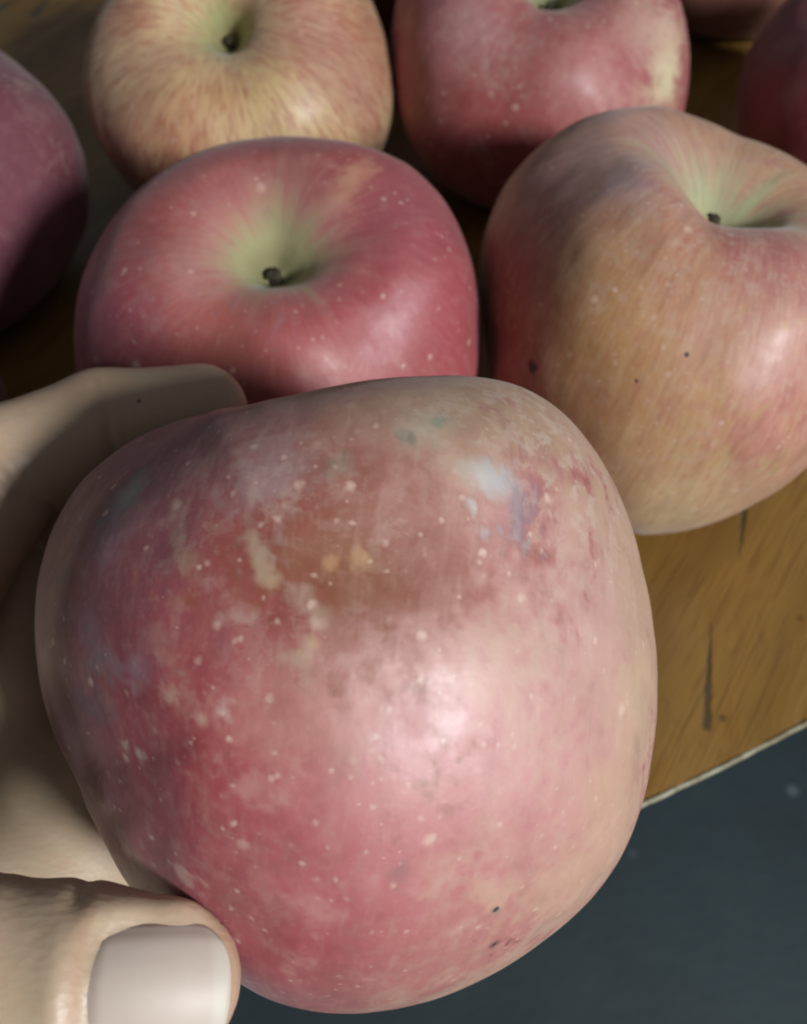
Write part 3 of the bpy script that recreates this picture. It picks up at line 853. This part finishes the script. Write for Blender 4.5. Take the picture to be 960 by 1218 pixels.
def surface_nets(lo, hi, step, f):
    dims = np.ceil((hi - lo) / step).astype(int) + 1
    cf = 4
    cd = dims // cf + 2
    cg = np.stack(np.meshgrid(*[np.arange(n) for n in cd], indexing='ij'), -1).reshape(-1, 3)
    cval = f(lo + cg * step * cf + step * cf * 0.5).reshape(cd)
    D = np.repeat(np.repeat(np.repeat(cval, cf, 0), cf, 1), cf, 2)[:dims[0], :dims[1], :dims[2]].astype(np.float32)
    act = np.argwhere(np.abs(D) < step * cf * 1.6)
    D[tuple(act.T)] = f(lo + act * step)
    s = D < 0
    n = dims - 1
    cnt = np.zeros(n, np.int8); acc = np.zeros(tuple(n) + (3,), np.float32); num = np.zeros(n, np.float32)
    def sub(i, j, k, arr): return arr[i:i + n[0], j:j + n[1], k:k + n[2]]
    corners = [(i, j, k) for i in (0, 1) for j in (0, 1) for k in (0, 1)]
    for a in corners:
        cnt += sub(*a, s)
    cell = (cnt > 0) & (cnt < 8)
    ci = np.argwhere(cell)
    pos = np.zeros((len(ci), 3)); num = np.zeros(len(ci))
    for a in corners:
        for ax in range(3):
            if a[ax]: continue
            b = list(a); b[ax] = 1
            va = D[tuple((ci + a).T)]; vb = D[tuple((ci + b).T)]
            cr = (va < 0) != (vb < 0)
            t = np.where(cr, va / np.where(cr, va - vb, 1), 0)
            pt = np.array(a) + np.outer(t, np.eye(3)[ax])
            pos += pt * cr[:, None]; num += cr
    verts = lo + (ci + pos / num[:, None]) * step
    index = -np.ones(n, np.int64); index[cell] = np.arange(len(ci))
    faces = []
    for ax in range(3):
        o = [x for x in range(3) if x != ax]
        sl = [slice(None)] * 3
        a = s; sa = [slice(1, -1)] * 3; sb = [slice(1, -1)] * 3
        sa[ax] = slice(0, -1); sb[ax] = slice(1, None)
        A0, B0 = s[tuple(sa)], s[tuple(sb)]
        ed = np.argwhere(A0 != B0)
        flip = A0[tuple(ed.T)]
        base = ed.copy(); base[:, o[0]] += 1; base[:, o[1]] += 1
        e1 = np.zeros(3, int); e1[o[0]] = 1; e2 = np.zeros(3, int); e2[o[1]] = 1
        q = [index[tuple((base - d).T)] for d in (0 * e1, e1, e1 + e2, e2)]
        q = np.stack(q, -1)
        if ax == 1: flip = ~flip
        q[flip] = q[flip][:, ::-1]
        faces.append(q)
    F = np.vstack(faces)
    return verts, F[(F >= 0).all(1)]

def relax(V, F, n=3, k=0.5):
    E = np.vstack([F[:, [0, 1]], F[:, [1, 2]], F[:, [2, 3]], F[:, [3, 0]]])
    deg = np.bincount(E.ravel(), minlength=len(V)).astype(float)
    for i in range(n):
        for kk in (k, -k * 1.02):
            S = np.zeros_like(V)
            for c in range(3):
                S[:, c] = np.bincount(E[:, 0], V[E[:, 1], c], len(V)) + np.bincount(E[:, 1], V[E[:, 0], c], len(V))
            V = V + kk * (S / deg[:, None] - V)
    return V

def skin_material():
    N = Nodes('skin')
    co = N.coord()
    big = N.noise(co, 45.0, 4, 0.6)
    mid = N.noise(co, 180.0, 4, 0.6)
    fine = N.voronoi(N.vmath('MULTIPLY', co, (0.6, 1.0, 1.0)), 1150.0).outputs['Distance']
    fn = N.noise(co, 1100.0, 3, 0.6)
    c = N.mix(N.ramp(big, 0.3, 0.7), lin4(176, 156, 130), lin4(188, 170, 146))
    c = N.mix(N.ramp(mid, 0.5, 0.75, 0.0, 0.35), c, lin4(184, 144, 122))
    c = N.mix(N.math('MULTIPLY', N.attr('flush', 'Fac'), 0.55), c, lin4(184, 122, 100))
    c = N.mix(N.ramp(fn, 0.5, 0.8, 0.0, 0.16), c, lin4(160, 130, 104))
    mole = N.vmath('DISTANCE', co, tuple(MOLE * 0.001), out=1)
    c = N.mix(N.ramp(mole, 0.0001, 0.00045, 0.8, 0.0), c, lin4(50, 34, 26))
    N.link(c, N.b.inputs['Base Color'])
    N.link(N.ramp(mid, 0.3, 0.7, 0.40, 0.52), N.b.inputs['Roughness'])
    N.b.inputs['Subsurface Weight'].default_value = 0.25
    N.b.inputs['Subsurface Radius'].default_value = (1.0, 0.38, 0.2)
    N.b.inputs['Subsurface Scale'].default_value = 0.0030
    ridg = N.noise(N.vmath('MULTIPLY', co, (0.35, 1, 1)), 900.0, 3, 0.6, 0.5)
    h = N.math('ADD', N.math('MULTIPLY', fine, 0.55), N.math('ADD', N.math('MULTIPLY', ridg, 0.5), N.math('MULTIPLY', mid, 0.25)))
    N.link(N.bump(h, 0.20, 0.0004), N.b.inputs['Normal'])
    return N.m

def nail_material():
    N = Nodes('fingernail')
    co = N.coord()
    c = N.mix(N.noise(co, 150.0, 3), lin4(188, 168, 154), lin4(196, 180, 168))
    c = N.mix(N.attr('tip', 'Fac'), c, lin4(198, 186, 172))
    N.link(c, N.b.inputs['Base Color'])
    N.b.inputs['Roughness'].default_value = 0.5
    N.b.inputs['Coat Weight'].default_value = 0.0
    N.b.inputs['Coat Roughness'].default_value = 0.2
    N.b.inputs['Subsurface Weight'].default_value = 0.2
    N.b.inputs['Subsurface Radius'].default_value = (1.0, 0.5, 0.4)
    N.b.inputs['Subsurface Scale'].default_value = 0.002
    N.link(N.bump(N.noise(co, 260.0, 3), 0.15, 0.0004), N.b.inputs['Normal'])
    return N.m

def march(o, d, far):
    """walk along rays o + d t to the skin"""
    t = np.zeros(len(o))
    for i in range(40):
        s = hand_sdf(o + d * t[:, None])
        t = np.clip(t + s * 0.8, 0, far)
    return t

MOLE = A(0, 0, 0)
d_ = ray(165, 477)[None]; d_ = d_ / np.linalg.norm(d_)
MOLE = CAM + d_[0] * march(CAM[None] + 0 * d_, d_, 400)[0]

hv, hf = surface_nets(A(-150, -130, -4), A(0, 122, 92), 0.75, hand_sdf)
hv = relax(hv, hf, 2, 0.5)
# flesh flattens where it presses on the apple: push hand vertices just outside the apple's surface
me = held.data
from mathutils.bvhtree import BVHTree
co_ = np.empty(len(me.vertices) * 3, np.float32); me.vertices.foreach_get('co', co_)
AV = co_.reshape(-1, 3).astype(float) * 1000 + HELD_C
bv = BVHTree.FromPolygons([tuple(v) for v in AV], [tuple(p.vertices) for p in me.polygons])
near = np.where(np.linalg.norm(hv - HELD_C, axis=1) < 52)[0]
npush = 0
for i in near:
    loc, nrm, fi, dist = bv.find_nearest(Vector(hv[i]))
    if (Vector(hv[i]) - loc).dot(nrm) < 0.12:
        hv[i] = np.array(loc + nrm * 0.12); npush += 1
hand = mesh_object('hand', hv, hf, skin_material())
joints = [J[j] for J, _ in FINGERS.values() for j in (1, 2, 3)] + [TH_IP, TH_TIP + TN.a * 6]
fl = np.zeros(len(hv))
for j in joints:
    fl = np.maximum(fl, np.exp(-(np.linalg.norm(hv - j, axis=1) / 11) ** 2))
fl = fl * 0.6
fl = np.maximum(fl, 0.5 * np.exp(-((TN.local(hv)[0] + 6.6) / 0.9) ** 2) * (np.abs(TN.local(hv)[1]) < 8) * (TN.local(hv)[2] > 0))
add_attr(hand, 'flush', 'FLOAT', fl)
hand.name = 'hand'
tag(hand, "person's bare left hand gripping the big apple from the left, thumb in front", 'hand')

nm = nail_material()
for k, nf in NAILS.items():
    nu, nv = 34, 30
    us = np.linspace(-1, 1, nu); vs_ = np.linspace(-1, 1, nv)
    UU, VV = np.meshgrid(us, vs_, indexing='ij')
    # square grid -> rounded rectangle, free edge a little longer in the middle
    x = UU * np.sqrt(np.clip(1 - np.where(UU > 0, 0.42, 0.22) * VV ** 4, 0, 1)) * nf.L / 2
    y = VV * np.sqrt(np.clip(1 - 0.22 * UU ** 4, 0, 1)) * nf.W / 2
    x = x + np.where(UU > 0, UU * (1 - VV ** 2) * 0.9, 0)
    o = nf.c + x.ravel()[:, None] * nf.a + y.ravel()[:, None] * nf.s + nf.n * 16.0
    t = march(o, np.tile(-nf.n, (len(o), 1)), 15.5)
    hgt = (16.0 - t).reshape(nu, nv)
    # fit a smooth saddle to the skin heights, so the plate stays clean
    m_ = (np.abs(UU) < 0.75) & (np.abs(VV) < 0.8)
    B = np.stack([np.ones_like(x), x, x ** 2, y, y ** 2], -1)
    cf_ = np.linalg.lstsq(B[m_], hgt[m_], rcond=None)[0]
    z = B @ cf_ + 0.65
    z = z - 0.5 * np.maximum(smooth(-0.7, -1.0, UU), smooth(0.75, 1.0, np.abs(VV)))
    top = nf.c + x.ravel()[:, None] * nf.a + y.ravel()[:, None] * nf.s + z.ravel()[:, None] * nf.n
    bot = top - nf.n * 0.3
    vv = np.vstack([top, bot]); n_ = nu * nv
    fs = []
    for i in range(nu - 1):
        for j in range(nv - 1):
            a_ = i * nv + j
            fs.append((a_, a_ + nv, a_ + nv + 1, a_ + 1)); fs.append((n_ + a_, n_ + a_ + 1, n_ + a_ + nv + 1, n_ + a_ + nv))
    rim = [(i, 0) for i in range(nu)] + [(nu - 1, j) for j in range(1, nv)] + [(i, nv - 1) for i in range(nu - 2, -1, -1)] + [(0, j) for j in range(nv - 2, 0, -1)]
    rim = [i * nv + j for i, j in rim]
    for i in range(len(rim)):
        a_, b_ = rim[i], rim[(i + 1) % len(rim)]
        fs.append((a_, n_ + a_, n_ + b_, b_))
    nob = mesh_object('fingernail', vv, fs, nm, hand)
    add_attr(nob, 'tip', 'FLOAT', np.tile(smooth(0.78, 0.9, UU + 0.05 * (1 - VV ** 2)).ravel(), 2))
print('hand verts', len(hv), 'pushed', npush)
